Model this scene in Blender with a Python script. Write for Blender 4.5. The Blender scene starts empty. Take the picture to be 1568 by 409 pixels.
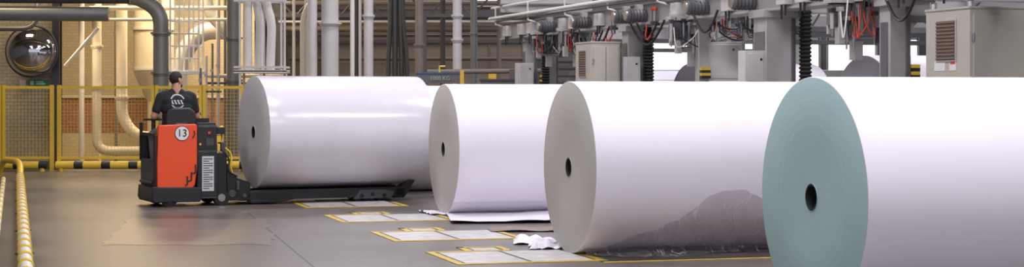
import bpy, math, random
from mathutils import Vector, Matrix, noise
random.seed(7)
scene = bpy.context.scene
scene.view_settings.view_transform = 'Standard'
R = math.radians

# ------------------------------------------------------------------ materials
def newmat(name):
    m = bpy.data.materials.new(name); m.use_nodes = True
    nt = m.node_tree
    return m, nt, nt.nodes['Principled BSDF']

def mat(name, col, rough=.5, metal=0., var=.12, scale=4., bump=0., bscale=40., coat=0., stretch=None, spec=.5):
    m, nt, b = newmat(name)
    tc = nt.nodes.new('ShaderNodeTexCoord'); n = nt.nodes.new('ShaderNodeTexNoise')
    n.inputs['Scale'].default_value = scale; n.inputs['Detail'].default_value = 5
    src = tc.outputs['Object']
    if stretch:
        mp = nt.nodes.new('ShaderNodeMapping'); mp.inputs['Scale'].default_value = stretch
        nt.links.new(src, mp.inputs['Vector']); src = mp.outputs['Vector']
    nt.links.new(src, n.inputs['Vector'])
    mx = nt.nodes.new('ShaderNodeMix'); mx.data_type = 'RGBA'
    mx.inputs['A'].default_value = tuple(c*(1-var) for c in col)+(1,)
    mx.inputs['B'].default_value = tuple(min(1, c*(1+var)) for c in col)+(1,)
    nt.links.new(n.outputs['Fac'], mx.inputs['Factor'])
    nt.links.new(mx.outputs['Result'], b.inputs['Base Color'])
    b.inputs['Roughness'].default_value = rough; b.inputs['Metallic'].default_value = metal
    b.inputs['Specular IOR Level'].default_value = spec
    if coat: b.inputs['Coat Weight'].default_value = coat; b.inputs['Coat Roughness'].default_value = .15
    if bump:
        n2 = nt.nodes.new('ShaderNodeTexNoise'); n2.inputs['Scale'].default_value = bscale
        nt.links.new(src, n2.inputs['Vector'])
        bp = nt.nodes.new('ShaderNodeBump'); bp.inputs['Strength'].default_value = bump; bp.inputs['Distance'].default_value = .01
        nt.links.new(n2.outputs['Fac'], bp.inputs['Height']); nt.links.new(bp.outputs['Normal'], b.inputs['Normal'])
    return m

def brick(name, c1, c2, mortar, scale=4., axis='XZ', rough=.4, bw=.5, rh=.25):
    m, nt, b = newmat(name)
    tc = nt.nodes.new('ShaderNodeTexCoord'); sp = nt.nodes.new('ShaderNodeSeparateXYZ'); cb = nt.nodes.new('ShaderNodeCombineXYZ')
    nt.links.new(tc.outputs['Object'], sp.inputs[0])
    nt.links.new(sp.outputs[axis[0]], cb.inputs['X']); nt.links.new(sp.outputs[axis[1]], cb.inputs['Y'])
    t = nt.nodes.new('ShaderNodeTexBrick'); t.inputs['Scale'].default_value = scale
    t.inputs['Color1'].default_value = c1+(1,); t.inputs['Color2'].default_value = c2+(1,); t.inputs['Mortar'].default_value = mortar+(1,)
    t.inputs['Mortar Size'].default_value = .02; t.inputs['Brick Width'].default_value = bw; t.inputs['Row Height'].default_value = rh
    nt.links.new(cb.outputs[0], t.inputs['Vector']); nt.links.new(t.outputs['Color'], b.inputs['Base Color'])
    b.inputs['Roughness'].default_value = rough
    bp = nt.nodes.new('ShaderNodeBump'); bp.inputs['Strength'].default_value = .3; bp.inputs['Distance'].default_value = .01; bp.invert = True
    nt.links.new(t.outputs['Fac'], bp.inputs['Height']); nt.links.new(bp.outputs['Normal'], b.inputs['Normal'])
    return m

def math_node(nt, op, a, b=None):
    n = nt.nodes.new('ShaderNodeMath'); n.operation = op
    for i, v in enumerate((a, b)):
        if v is None: continue
        if isinstance(v, (int, float)): n.inputs[i].default_value = v
        else: nt.links.new(v, n.inputs[i])
    return n.outputs[0]

def face_mat(name, col, dark):
    """wound paper edge: fine concentric rings about local X"""
    m, nt, b = newmat(name)
    tc = nt.nodes.new('ShaderNodeTexCoord'); sp = nt.nodes.new('ShaderNodeSeparateXYZ')
    nt.links.new(tc.outputs['Object'], sp.inputs[0])
    r = math_node(nt, 'SQRT', math_node(nt, 'ADD', math_node(nt, 'POWER', sp.outputs['Y'], 2), math_node(nt, 'POWER', sp.outputs['Z'], 2)))
    n = nt.nodes.new('ShaderNodeTexNoise'); n.noise_dimensions = '1D'; n.inputs['Scale'].default_value = 28; n.inputs['Detail'].default_value = 8
    nt.links.new(r, n.inputs['W'])
    n3 = nt.nodes.new('ShaderNodeTexNoise'); n3.inputs['Scale'].default_value = 1.6; n3.inputs['Detail'].default_value = 3
    nt.links.new(tc.outputs['Object'], n3.inputs['Vector'])
    f = math_node(nt, 'ADD', math_node(nt, 'MULTIPLY', n.outputs['Fac'], .35), math_node(nt, 'MULTIPLY', n3.outputs['Fac'], .65))
    mx = nt.nodes.new('ShaderNodeMix'); mx.data_type = 'RGBA'
    mx.inputs['A'].default_value = dark+(1,); mx.inputs['B'].default_value = col+(1,)
    nt.links.new(f, mx.inputs['Factor']); nt.links.new(mx.outputs['Result'], b.inputs['Base Color'])
    b.inputs['Roughness'].default_value = .75
    bp = nt.nodes.new('ShaderNodeBump'); bp.inputs['Strength'].default_value = .2; bp.inputs['Distance'].default_value = .004
    nt.links.new(n.outputs['Fac'], bp.inputs['Height']); nt.links.new(bp.outputs['Normal'], b.inputs['Normal'])
    return m

M = {}
M['paper'] = mat('paper_white', (.84, .80, .89), .55, var=.02, scale=1.5, bump=.06, bscale=3, stretch=(1, .4, .4))
M['paper_wrap'] = mat('paper_film_wrapped', (.76, .73, .81), .24, var=.05, scale=2.5, bump=1., bscale=2.2, coat=.6, stretch=(1.6, .6, .6))
M['sheet'] = mat('loose_paper', (.74, .71, .78), .5, var=.05, scale=3, bump=.2, bscale=6)
M['face_teal'] = face_mat('paper_edge_teal', (.55, .74, .75), (.40, .60, .62))
M['face_grey'] = face_mat('paper_edge_grey', (.70, .67, .64), (.56, .54, .52))
M['face_light'] = face_mat('paper_edge_light', (.86, .84, .84), (.74, .72, .73))
M['face_lav'] = face_mat('paper_edge_lavender', (.40, .37, .42), (.33, .31, .36))
M['core'] = mat('core_tube', (.02, .02, .022), .6)
M['corehole'] = mat('core_hole', (.006, .006, .007), .9)
M['black'] = mat('black_plastic', (.018, .018, .02), .42, var=.3)
M['blackmetal'] = mat('black_steel', (.022, .022, .026), .38, metal=.3, var=.4, scale=12, bump=.1)
M['rubber'] = mat('rubber', (.012, .012, .012), .7)
M['darkgrey'] = mat('dark_grey_paint', (.06, .06, .065), .45, var=.3)
M['orange'] = mat('orange_paint', (.86, .085, .02), .35, var=.06, coat=.3)
M['white'] = mat('white_paint', (.78, .77, .76), .4, var=.05)
M['sticker'] = mat('sticker', (.6, .61, .63), .4, var=.25, scale=60)
M['yellow'] = mat('yellow_paint', (.80, .53, .05), .4, var=.15, scale=6)
M['yellowfloor'] = mat('yellow_floor_paint', (.56, .38, .04), .5, var=.6, scale=9)
M['plate'] = mat('steel_floor_plate', (.52, .50, .50), .4, metal=.1, var=.55, scale=6, bump=.15)
M['pipew'] = mat('white_pipe', (.62, .60, .60), .45, var=.15, scale=3)
M['pipecream'] = mat('cream_pipe', (.70, .63, .50), .4, var=.12, scale=3)
M['pipegrey'] = mat('grey_pipe', (.22, .23, .23), .4, metal=.35, var=.25, scale=3)
M['pipedark'] = mat('dark_pipe', (.08, .075, .075), .45, metal=.3, var=.3)
M['pipebrown'] = mat('brown_pipe', (.22, .18, .155), .5, var=.25)
M['machine'] = mat('machine_grey', (.43, .42, .42), .45, var=.1, scale=3)
M['machine2'] = mat('machine_dark', (.13, .125, .135), .45, var=.2, scale=3)
M['cabinet'] = mat('cabinet_beige', (.50, .47, .41), .45, var=.04, scale=2)
M['grille'] = mat('vent_brown', (.16, .09, .06), .5)
M['steel'] = mat('bare_steel', (.45, .45, .47), .3, metal=.9, var=.2)
M['red'] = mat('red_valve', (.65, .06, .03), .4)
M['blue'] = mat('blue_paint', (.04, .12, .35), .4)
M['green'] = mat('green_sign', (.02, .3, .12), .4)
M['cardboard'] = mat('cardboard', (.22, .17, .14), .7, var=.3)
M['skin'] = mat('skin', (.50, .27, .18), .55, var=.08, scale=15)
M['hair'] = mat('hair_dark', (.015, .011, .01), .7, var=.4, scale=80, bump=.5, bscale=200)
M['trouser'] = mat('work_trousers', (.20, .18, .16), .8, var=.2, scale=20)
M['shoe'] = mat('shoe', (.02, .02, .02), .6)
M['eye'] = mat('eye_dark', (.03, .02, .02), .3)
M['mirror'] = mat('mirror_chrome', (.6, .6, .6), .06, metal=1., var=.02)
M['patch'] = mat('floor_patch', (.165, .135, .115), .32, var=.35, scale=2.5, bump=.05)
M['tile'] = brick('glazed_tile', (.40, .35, .27), (.47, .42, .33), (.25, .22, .17), 3.6)
M['redbrick'] = brick('red_brick', (.28, .10, .065), (.36, .15, .095), (.40, .31, .24), 4.)
M['creamwall'] = brick('cream_brick', (.56, .46, .31), (.62, .52, .36), (.46, .38, .26), 3.6)
M['ceil'] = mat('ceiling_paint', (.45, .44, .43), .8)
M['wallgrey'] = mat('wall_grey', (.16, .155, .17), .7, var=.15, scale=.8)

def ribbed(name, c1, c2, scale):
    m, nt, b = newmat(name)
    tc = nt.nodes.new('ShaderNodeTexCoord'); w = nt.nodes.new('ShaderNodeTexWave'); w.bands_direction = 'Z'
    w.inputs['Scale'].default_value = scale; w.inputs['Distortion'].default_value = .3
    nt.links.new(tc.outputs['Object'], w.inputs['Vector'])
    mx = nt.nodes.new('ShaderNodeMix'); mx.data_type = 'RGBA'
    mx.inputs['A'].default_value = c1+(1,); mx.inputs['B'].default_value = c2+(1,)
    nt.links.new(w.outputs['Fac'], mx.inputs['Factor']); nt.links.new(mx.outputs['Result'], b.inputs['Base Color'])
    b.inputs['Roughness'].default_value = .6
    return m
M['panelwall'] = ribbed('ribbed_panel_wall', (.13, .105, .09), (.185, .15, .125), 1.7)
M['panelwall_light'] = ribbed('beige_panel', (.26, .215, .175), (.31, .26, .215), .8)

def floor_mat():
    m, nt, b = newmat('concrete_floor')
    tc = nt.nodes.new('ShaderNodeTexCoord')
    n1 = nt.nodes.new('ShaderNodeTexNoise'); n1.inputs['Scale'].default_value = .35; n1.inputs['Detail'].default_value = 6; n1.inputs['Roughness'].default_value = .6
    n2 = nt.nodes.new('ShaderNodeTexNoise'); n2.inputs['Scale'].default_value = 4; n2.inputs['Detail'].default_value = 8; n2.inputs['Roughness'].default_value = .7
    for n in (n1, n2): nt.links.new(tc.outputs['Object'], n.inputs['Vector'])
    cr = nt.nodes.new('ShaderNodeValToRGB')
    cr.color_ramp.elements[0].position = .36; cr.color_ramp.elements[0].color = (.078, .061, .052, 1)
    cr.color_ramp.elements[1].position = .64; cr.color_ramp.elements[1].color = (.175, .155, .145, 1)
    f = math_node(nt, 'ADD', math_node(nt, 'MULTIPLY', n1.outputs['Fac'], .6), math_node(nt, 'MULTIPLY', n2.outputs['Fac'], .4))
    nt.links.new(f, cr.inputs['Fac']); nt.links.new(cr.outputs['Color'], b.inputs['Base Color'])
    rr = nt.nodes.new('ShaderNodeMapRange'); rr.inputs['To Min'].default_value = .22; rr.inputs['To Max'].default_value = .46
    nt.links.new(f, rr.inputs['Value']); nt.links.new(rr.outputs['Result'], b.inputs['Roughness'])
    b.inputs['Specular IOR Level'].default_value = .42
    bp = nt.nodes.new('ShaderNodeBump'); bp.inputs['Strength'].default_value = .025; bp.inputs['Distance'].default_value = .01
    nt.links.new(n2.outputs['Fac'], bp.inputs['Height']); nt.links.new(bp.outputs['Normal'], b.inputs['Normal'])
    return m
M['floor'] = floor_mat()

def emit(name, col, s):
    m, nt, b = newmat(name)
    b.inputs['Base Color'].default_value = col+(1,)
    b.inputs['Emission Color'].default_value = col+(1,); b.inputs['Emission Strength'].default_value = s
    return m
M['daylight'] = emit('daylight_pane', (.95, .95, 1.), 2.4)

def film_mat():
    m, nt, b = newmat('plastic_film')
    out = nt.nodes['Material Output']
    tc = nt.nodes.new('ShaderNodeTexCoord')
    mp = nt.nodes.new('ShaderNodeMapping'); mp.inputs['Scale'].default_value = (1.8, .6, .6); nt.links.new(tc.outputs['Object'], mp.inputs['Vector'])
    n = nt.nodes.new('ShaderNodeTexNoise'); n.inputs['Scale'].default_value = 3.2; n.inputs['Detail'].default_value = 4; n.inputs['Distortion'].default_value = .8
    nt.links.new(mp.outputs['Vector'], n.inputs['Vector'])
    crease_glint = math_node(nt, 'ABSOLUTE', math_node(nt, 'SUBTRACT', n.outputs['Fac'], .5))
    mr = nt.nodes.new('ShaderNodeMapRange'); mr.inputs['From Min'].default_value = 0; mr.inputs['From Max'].default_value = .03
    mr.inputs['To Min'].default_value = 1; mr.inputs['To Max'].default_value = 0; nt.links.new(crease_glint, mr.inputs['Value'])
    bp = nt.nodes.new('ShaderNodeBump'); bp.inputs['Strength'].default_value = .6; bp.inputs['Distance'].default_value = .03
    nt.links.new(n.outputs['Fac'], bp.inputs['Height'])
    mc = nt.nodes.new('ShaderNodeMix'); mc.data_type = 'RGBA'; mc.inputs['A'].default_value = (.55, .52, .54, 1); mc.inputs['B'].default_value = (.86, .84, .88, 1)  # wrinkle highlights painted into the colour, paler along the creases
    nt.links.new(mr.outputs['Result'], mc.inputs['Factor']); nt.links.new(mc.outputs['Result'], b.inputs['Base Color'])
    b.inputs['Roughness'].default_value = .18
    nt.links.new(bp.outputs['Normal'], b.inputs['Normal'])
    tr = nt.nodes.new('ShaderNodeBsdfTransparent'); tr.inputs['Color'].default_value = (.91, .89, .91, 1)
    mx = nt.nodes.new('ShaderNodeMixShader')
    fac = math_node(nt, 'ADD', math_node(nt, 'MULTIPLY', mr.outputs['Result'], .30), .18)
    nt.links.new(fac, mx.inputs['Fac'])
    nt.links.new(tr.outputs[0], mx.inputs[1]); nt.links.new(b.outputs[0], mx.inputs[2])
    nt.links.new(mx.outputs[0], out.inputs['Surface'])
    return m
M['film'] = film_mat()

# ------------------------------------------------------------------ builder
def fillet(pts, rad, n=6):
    pts = [Vector(p) for p in pts]; out = [pts[0]]
    for i in range(1, len(pts)-1):
        a, b, c = pts[i-1], pts[i], pts[i+1]
        r = min(rad, (a-b).length*.48, (c-b).length*.48)
        p0 = b+(a-b).normalized()*r; p1 = b+(c-b).normalized()*r
        for k in range(n+1):
            t = k/n
            out.append(p0*(1-t)**2+b*2*t*(1-t)+p1*t*t)
    out.append(pts[-1]); return out

class B:
    def __init__(s, name): s.n = name; s.v = []; s.f = []; s.m = []; s.sm = []; s.mats = []
    def mi(s, k):
        if k not in s.mats: s.mats.append(k)
        return s.mats.index(k)
    def add(s, vs, fs, k, smooth=False):
        o = len(s.v); s.v += [tuple(v) for v in vs]; i = s.mi(k)
        for f in fs: s.f.append([o+j for j in f]); s.m.append(i); s.sm.append(smooth)
    def box(s, lo, hi, k, rot=None):
        x0, y0, z0 = lo; x1, y1, z1 = hi
        vs = [Vector(p) for p in ((x0, y0, z0), (x1, y0, z0), (x1, y1, z0), (x0, y1, z0), (x0, y0, z1), (x1, y0, z1), (x1, y1, z1), (x0, y1, z1))]
        if rot:
            c = sum(vs, Vector())/8; mt = rot.to_3x3(); vs = [c+mt@(v-c) for v in vs]
        s.add(vs, [(0, 3, 2, 1), (4, 5, 6, 7), (0, 1, 5, 4), (1, 2, 6, 5), (2, 3, 7, 6), (3, 0, 4, 7)], k)
    def prism(s, pts, vec, k):
        n = len(pts); vec = Vector(vec); a = [Vector(p) for p in pts]
        s.add(a+[p+vec for p in a], [tuple(range(n))[::-1], tuple(range(n, 2*n))]+[(i, (i+1) % n, n+(i+1) % n, n+i) for i in range(n)], k)
    def tube(s, pts, r, k, seg=12, caps=True, radii=None):
        pts = [Vector(p) for p in pts]; n = len(pts)
        t = (pts[1]-pts[0]).normalized()
        up = Vector((0, 0, 1)) if abs(t.z) < .9 else Vector((1, 0, 0))
        nx = t.cross(up).normalized(); vs = []
        for i, p in enumerate(pts):
            if i == 0: tt = pts[1]-pts[0]
            elif i == n-1: tt = pts[-1]-pts[-2]
            else: tt = (pts[i+1]-p).normalized()+(p-pts[i-1]).normalized()
            tt.normalize(); nx = (nx-tt*nx.dot(tt)).normalized(); ny = tt.cross(nx)
            rr = radii[i] if radii else r
            for j in range(seg):
                a = 2*math.pi*j/seg; vs.append(p+nx*math.cos(a)*rr+ny*math.sin(a)*rr)
        fs = [(i*seg+j, i*seg+(j+1) % seg, (i+1)*seg+(j+1) % seg, (i+1)*seg+j) for i in range(n-1) for j in range(seg)]
        if caps: fs += [tuple(range(seg))[::-1], tuple(range((n-1)*seg, n*seg))]
        s.add(vs, fs, k, True)
    def cyl(s, a, b, r, k, r2=None, seg=20):
        s.tube([a, b], r, k, seg, radii=[r, r if r2 is None else r2])
    def ell(s, c, r, k, nu=16, nv=10, rot=None):
        if not hasattr(r, '__len__'): r = (r, r, r)
        c = Vector(c); vs = [Vector((0, 0, r[2]))]
        for i in range(1, nv):
            p = math.pi*i/nv
            for j in range(nu):
                a = 2*math.pi*j/nu; vs.append(Vector((r[0]*math.sin(p)*math.cos(a), r[1]*math.sin(p)*math.sin(a), r[2]*math.cos(p))))
        vs.append(Vector((0, 0, -r[2])))
        if rot: vs = [rot.to_3x3()@v for v in vs]
        vs = [v+c for v in vs]; L = len(vs)-1
        fs = [(0, 1+j, 1+(j+1) % nu) for j in range(nu)]
        for i in range(nv-2):
            for j in range(nu): fs.append((1+i*nu+j, 1+(i+1)*nu+j, 1+(i+1)*nu+(j+1) % nu, 1+i*nu+(j+1) % nu))
        fs += [(L, 1+(nv-2)*nu+(j+1) % nu, 1+(nv-2)*nu+j) for j in range(nu)]
        s.add(vs, fs, k, True)
    def grid(s, fn, nu, nv, k):
        vs = [fn(i/nu, j/nv) for i in range(nu+1) for j in range(nv+1)]
        fs = [(i*(nv+1)+j, (i+1)*(nv+1)+j, (i+1)*(nv+1)+j+1, i*(nv+1)+j+1) for i in range(nu) for j in range(nv)]
        s.add(vs, fs, k, True)
    def done(s, loc=None, rz=0, parent=None, bevel=0, recentre=True, name=None):
        off = Vector((0, 0, 0))
        if loc is None and parent is None and recentre:
            xs = [v[0] for v in s.v]; ys = [v[1] for v in s.v]; zs = [v[2] for v in s.v]
            off = Vector(((min(xs)+max(xs))/2, (min(ys)+max(ys))/2, min(zs)))
        me = bpy.data.meshes.new(s.n)
        me.from_pydata([tuple(Vector(v)-off) for v in s.v], [], s.f)
        for k in s.mats: me.materials.append(M[k])
        me.polygons.foreach_set('material_index', s.m); me.polygons.foreach_set('use_smooth', s.sm)
        me.update(); me.set_sharp_from_angle(angle=R(40))
        o = bpy.data.objects.new(s.n, me); scene.collection.objects.link(o)
        o.location = Vector(loc) if loc is not None else off
        o.rotation_euler[2] = rz
        if parent: o.parent = parent
        if bevel:
            b = o.modifiers.new('bevel', 'BEVEL'); b.width = bevel; b.segments = 2; b.limit_method = 'ANGLE'; b.angle_limit = R(50)
        return o

def empty(name, loc, rz=0):
    e = bpy.data.objects.new(name, None); scene.collection.objects.link(e); e.location = loc; e.rotation_euler[2] = rz; e.empty_display_size = .2
    return e

def text(name, s, size, loc, k, parent=None, rz=0, ext=.002):
    c = bpy.data.curves.new(name, 'FONT'); c.body = s; c.size = size; c.extrude = ext; c.align_x = 'CENTER'; c.align_y = 'CENTER'
    o = bpy.data.objects.new(name+'_c', c); scene.collection.objects.link(o)
    dg = bpy.context.evaluated_depsgraph_get(); me = bpy.data.meshes.new_from_object(o.evaluated_get(dg))
    bpy.data.objects.remove(o)
    ob = bpy.data.objects.new(name, me); scene.collection.objects.link(ob); me.materials.clear(); me.materials.append(M[k])
    ob.location = loc; ob.rotation_euler = (R(90), 0, rz)
    if parent: ob.parent = parent
    return ob

A16 = R(16)
# ------------------------------------------------------------------ room
def slab(name, lo, hi, k):
    b = B(name); b.box(lo, hi, k); return b.done(recentre=False)
slab('floor', (-15, -8, -.2), (15, 48, 0), 'floor')
slab('ceiling', (-15, -8, 8), (15, 48, 8.2), 'ceil')
slab('wall_left', (-15.3, -8, 0), (-15, 48, 8), 'wallgrey')
slab('wall_right', (15, -8, 0), (15.3, 48, 8), 'wallgrey')
slab('wall_back', (-5.8, 44, 0), (0.6, 44.3, 8), 'panelwall')
slab('wall_back_machine_bay', (0.6, 44, 0), (15, 44.3, 8), 'wallgrey')
slab('wall_back_pipe_bay', (-15, 41, 0), (-5.8, 41.3, 8), 'creamwall')
slab('wall_pipe_bay_side', (-6.1, 41, 0), (-5.8, 44.3, 8), 'creamwall')
b = B('wall_tiled'); b.box((-15, 34, 0), (-8.98, 34.4, 8), 'tile'); b.done(recentre=False)
b = B('wall_low_brick'); b.box((-11.5, 39.5, .57), (-5.9, 39.75, 1.38), 'redbrick'); b.box((-11.5, 39.5, 0), (-5.9, 39.75, .57), 'creamwall')
b.box((-11.5, 39.45, 1.38), (-5.9, 39.8, 1.44), 'pipecream'); b.done(recentre=False)
b = B('wall_panel_band'); b.box((-5.8, 43.9, 1.2), (.6, 44, 2.75), 'panelwall_light'); b.box((-5.8, 43.86, 2.75), (.6, 44, 2.83), 'machine2')
for i in range(8): b.box((-5.7+.85*i, 43.87, 1.2), (-5.66+.85*i, 43.9, 2.75), 'pipebrown')
b.done(recentre=False)
b = B('steel_column'); b.box((-8.97, 33.75, 0), (-8.83, 33.78, 8), 'darkgrey'); b.box((-8.97, 33.95, 0), (-8.83, 33.98, 8), 'darkgrey'); b.box((-8.91, 33.78, 0), (-8.89, 33.95, 8), 'darkgrey'); b.done()

# windows
for i, (x0, x1, z0, z1) in enumerate([(3.4, 5.5, 2.0, 2.86), (5.7, 7.8, 2.0, 2.86), (8.0, 10.3, 2.0, 2.86), (-1.0, 0.2, 3.7, 4.5)]):
    b = B('window_%d' % (i+1))
    b.box((x0, 43.93, z0), (x1, 43.96, z1), 'daylight')
    for xa in (x0, x1): b.box((xa-.03, 43.88, z0-.04), (xa+.03, 43.99, z1+.04), 'machine')
    for za in (z0, z1): b.box((x0, 43.88, za-.03), (x1, 43.99, za+.03), 'machine')
    b.done()

# ------------------------------------------------------------------ paper reels
def reel(Xc, Yc, rz, L, D, z0, facek, bodyk, name='paper_reel', core=.09):
    b = B(name); r = D/2; seg = 160
    prof = [(.3, 0, 'corehole'), (.3, core-.012, 'corehole'), (-.004, core-.012, 'core'), (-.004, core, 'core'), (0, core, facek), (0, r*.5, facek), (0, r-.006, facek), (.002, r-.002, bodyk), (.008, r, bodyk)]
    n = 10
    for i in range(1, n): prof.append((L*i/n, r, bodyk))
    prof += [(L-.008, r, bodyk), (L-.002, r-.002, facek), (L, r-.006, facek), (L, core, 'core'), (L+.004, core, 'core'), (L+.004, core-.012, 'corehole'), (L-.3, core-.012, 'corehole'), (L-.3, 0, 'corehole')]
    for (x0, r0, _), (x1, r1, k) in zip(prof[:-1], prof[1:]):
        vs = []; 
        for (x, q) in ((x0, r0), (x1, r1)):
            for j in range(seg):
                a = 2*math.pi*j/seg; vs.append((x, q*math.cos(a), q*math.sin(a)))
        b.add(vs, [(j, seg+j, seg+(j+1) % seg, (j+1) % seg) for j in range(seg)], k, True)
    o = b.done(loc=(Xc, Yc, z0+r), rz=rz)
    import bmesh
    bm = bmesh.new(); bm.from_mesh(o.data); bmesh.ops.remove_doubles(bm, verts=bm.verts, dist=1e-5); bmesh.ops.recalc_face_normals(bm, faces=bm.faces); bm.to_mesh(o.data); bm.free()
    o.data.set_sharp_from_angle(angle=R(30))
    return o
RD = 1.605
reel(2.00, 11.55, A16, 2.5, RD, 0, 'face_teal', 'paper')
reel(.532, 16.2, A16, 2.5, RD, 0, 'face_grey', 'paper')
reel(-.848, 21.4, A16, 2.5, RD, 0, 'face_grey', 'paper')
reel(-2.27, 26.35, A16, 2.5, RD, 0, 'face_grey', 'paper')
for (x, y) in ((3.86, 19.0), (2.5, 24.5), (1.1, 30.0)):
    reel(x, y, A16, 1.9, 1.62, .29, 'face_lav', 'paper')

def sheet_fn(u, v):
    s0 = -.0-.3*max(0, v-.25)/.75; s1 = 2.35
    s = s0+(s1-s0)*u
    al = R(38)
    r = RD/2
    if v < .25:
        a = al*(1-v/.25)+R(9)*(v/.25); y = -(r+.004)*math.sin(a); z = r-(r+.004)*math.cos(a)+.002
    else:
        t = (v-.25)/.75; y0 = -(r)*math.sin(R(9)); y = y0-1.55*t-.12*math.sin(s*1.7)*t
        z = .012*(1-t)+.012+.05*abs(noise.noise(Vector((s*1.3, y*2.2, 1))))+.09*max(0, t-.75)*abs(math.sin(s*2.2))
    return Vector((s, y, z))
b = B('loose_paper_sheet'); b.grid(sheet_fn, 60, 40, 'sheet')
def flap(u, v):
    s = -.22+.3*u; y = -.25+.7*v
    return Vector((s, y, .012+.07*abs(noise.noise(Vector((s*7, y*5, 3))))*(1-u)))
b.grid(flap, 10, 18, 'sheet'); b.done(loc=(-.848, 21.4, 0), rz=A16)

keys = [(.05, 8), (.15, 20), (.4, 38), (.6, 46), (.8, 53), (.95, 62), (1.1, 72), (1.25, 75), (1.45, 76), (1.6, 70), (1.75, 58), (1.95, 50), (2.3, 45)]
def interp(x):
    for (a, p), (c, q) in zip(keys[:-1], keys[1:]):
        if x <= c: return p+(q-p)*max(0, (x-a))/(c-a)
    return keys[-1][1]
def film_fn(u, v):
    s = .05+2.2*u; r = RD/2; am = R(interp(s)+2.0*noise.noise(Vector((s*7, 0, 0))))
    off = .010+.035*abs(noise.noise(Vector((s*3.2, v*1.6, 5))))+.010*abs(noise.noise(Vector((s*11, v*4, 2))))
    off *= min(1, (1-v)*6+.25) if v > .5 else 1
    lo = R(22)
    if v > .3:
        t = (v-.3)/.7; a = lo+(max(am, lo+.02)-lo)*t
        return Vector((s, -(r+off)*math.sin(a), r-(r+off)*math.cos(a)+.01))
    t = 1-v/.3; y0 = -(r+off)*math.sin(lo); ext = .10+.3*max(0, math.sin((s-.1)*2.6))
    z0 = max(.01, r-(r+off)*math.cos(lo)+.01)
    return Vector((s, y0-ext*t, z0*(1-t)**2+.006+.03*abs(noise.noise(Vector((s*6, t*3, 9))))*(1 if t > .1 else t*10)))
b = B('plastic_film'); b.grid(film_fn, 120, 60, 'film'); b.done(loc=(.532, 16.2, 0), rz=A16)

def crump(cx, cy, w, d, h, sd):
    def fn(u, v):
        x = cx+w*(u-.5); y = cy+d*(v-.5); e = (1-abs(2*u-1)**3)*(1-abs(2*v-1)**3)
        return Vector((x+.05*noise.noise(Vector((u*3, v*3, sd))), y+.05*noise.noise(Vector((u*3, v*3, sd+7))), .01+h*abs(noise.noise(Vector((u*2.6, v*2.6, sd+3))))*1.8*(.25+.75*e)))
    return fn
b = B('crumpled_paper'); b.grid(crump(.33, 16.75, .34, .5, .09, 3), 24, 20, 'sheet'); b.grid(crump(.22, 17.3, .4, .5, .07, 8), 20, 16, 'sheet'); b.done()
b = B('cardboard_sheet'); b.grid(lambda u, v: Vector((-.25+.85*u, 18.6+.5*v, .012+.015*math.sin(u*5)**2)), 16, 4, 'cardboard'); b.done(rz=.1)
b = B('cardboard_scrap'); b.grid(lambda u, v: Vector((-1.15+.3*u, 24.9+.5*v, .01+.25*u*u)), 8, 6, 'cardboard'); b.done()

# ------------------------------------------------------------------ floor plates with yellow borders
def floor_station(X, Y, nm='floor_plate'):
    b = B(nm); w = .62; d = .55; t = .006
    b.box((-w+.03, -d+.03, 0), (-.02, d-.03, .004), 'plate'); b.box((.02, -d+.03, 0), (w-.03, d-.03, .004), 'plate')
    lw = .07
    b.box((-w-lw, -d-lw, 0), (w+lw, -d, t), 'yellowfloor'); b.box((-w-lw, d, 0), (w*.2, d+lw, t), 'yellowfloor')
    b.box((-w-lw, -d, 0), (-w, d, t), 'yellowfloor'); b.box((w, -d, 0), (w+lw, d*.4, t), 'yellowfloor')
    b.box((-.3, d+lw, 0), (-.23, d+.45, t), 'yellowfloor'); b.box((-.3, d+.38, 0), (.15, d+.45, t), 'yellowfloor'); b.box((.08, d+lw, 0), (.15, d+.38, t), 'yellowfloor')
    b.box((-.2, d+lw+.03, 0), (.05, d+.35, .004), 'plate')
    return b.done(loc=(X, Y, .0), rz=A16)
for (x, y) in ((0.02, 15.85), (-.69, 18.2), (-1.47, 20.75), (-2.2, 23.3)):
    floor_station(x, y)
b = B('floor_marking_line'); b.box((.75, 16.25-.65, 0), (3.2, 16.25-.60, .005), 'yellowfloor'); b.box((.75, 16.25-.60, 0), (3.2, 16.25-.5, .004), 'black'); o = b.done(); o.rotation_euler[2] = A16
b = B('floor_repair_patch')
ctr = [(-4.55, 20.6), (-4.05, 17.0), (-2.35, 17.1), (-2.9, 20.5)]; pp = []
for i in range(4):
    p, q = Vector(ctr[i]), Vector(ctr[(i+1) % 4])
    for k in range(16):
        c = p.lerp(q, k/16); pp.append((c.x+.12*noise.noise(Vector((c.x*4, c.y*3, 1))), c.y+.3*noise.noise(Vector((c.x*3, c.y*3, 5))), 0))
b.prism(pp, (0, 0, .003), 'patch'); b.done()
b = B('floor_joint'); b.prism([(-3.3, 21.6, 0), (-1.55, 14.2, 0), (-1.535, 14.2, 0), (-3.28, 21.6, 0)], (0, 0, .0025), 'darkgrey')
b.prism([(-1.53, 14.2, 0), (-1.5, 9, 0), (-1.48, 9, 0), (-1.51, 14.2, 0)], (0, 0, .0025), 'darkgrey'); b.done()

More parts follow.
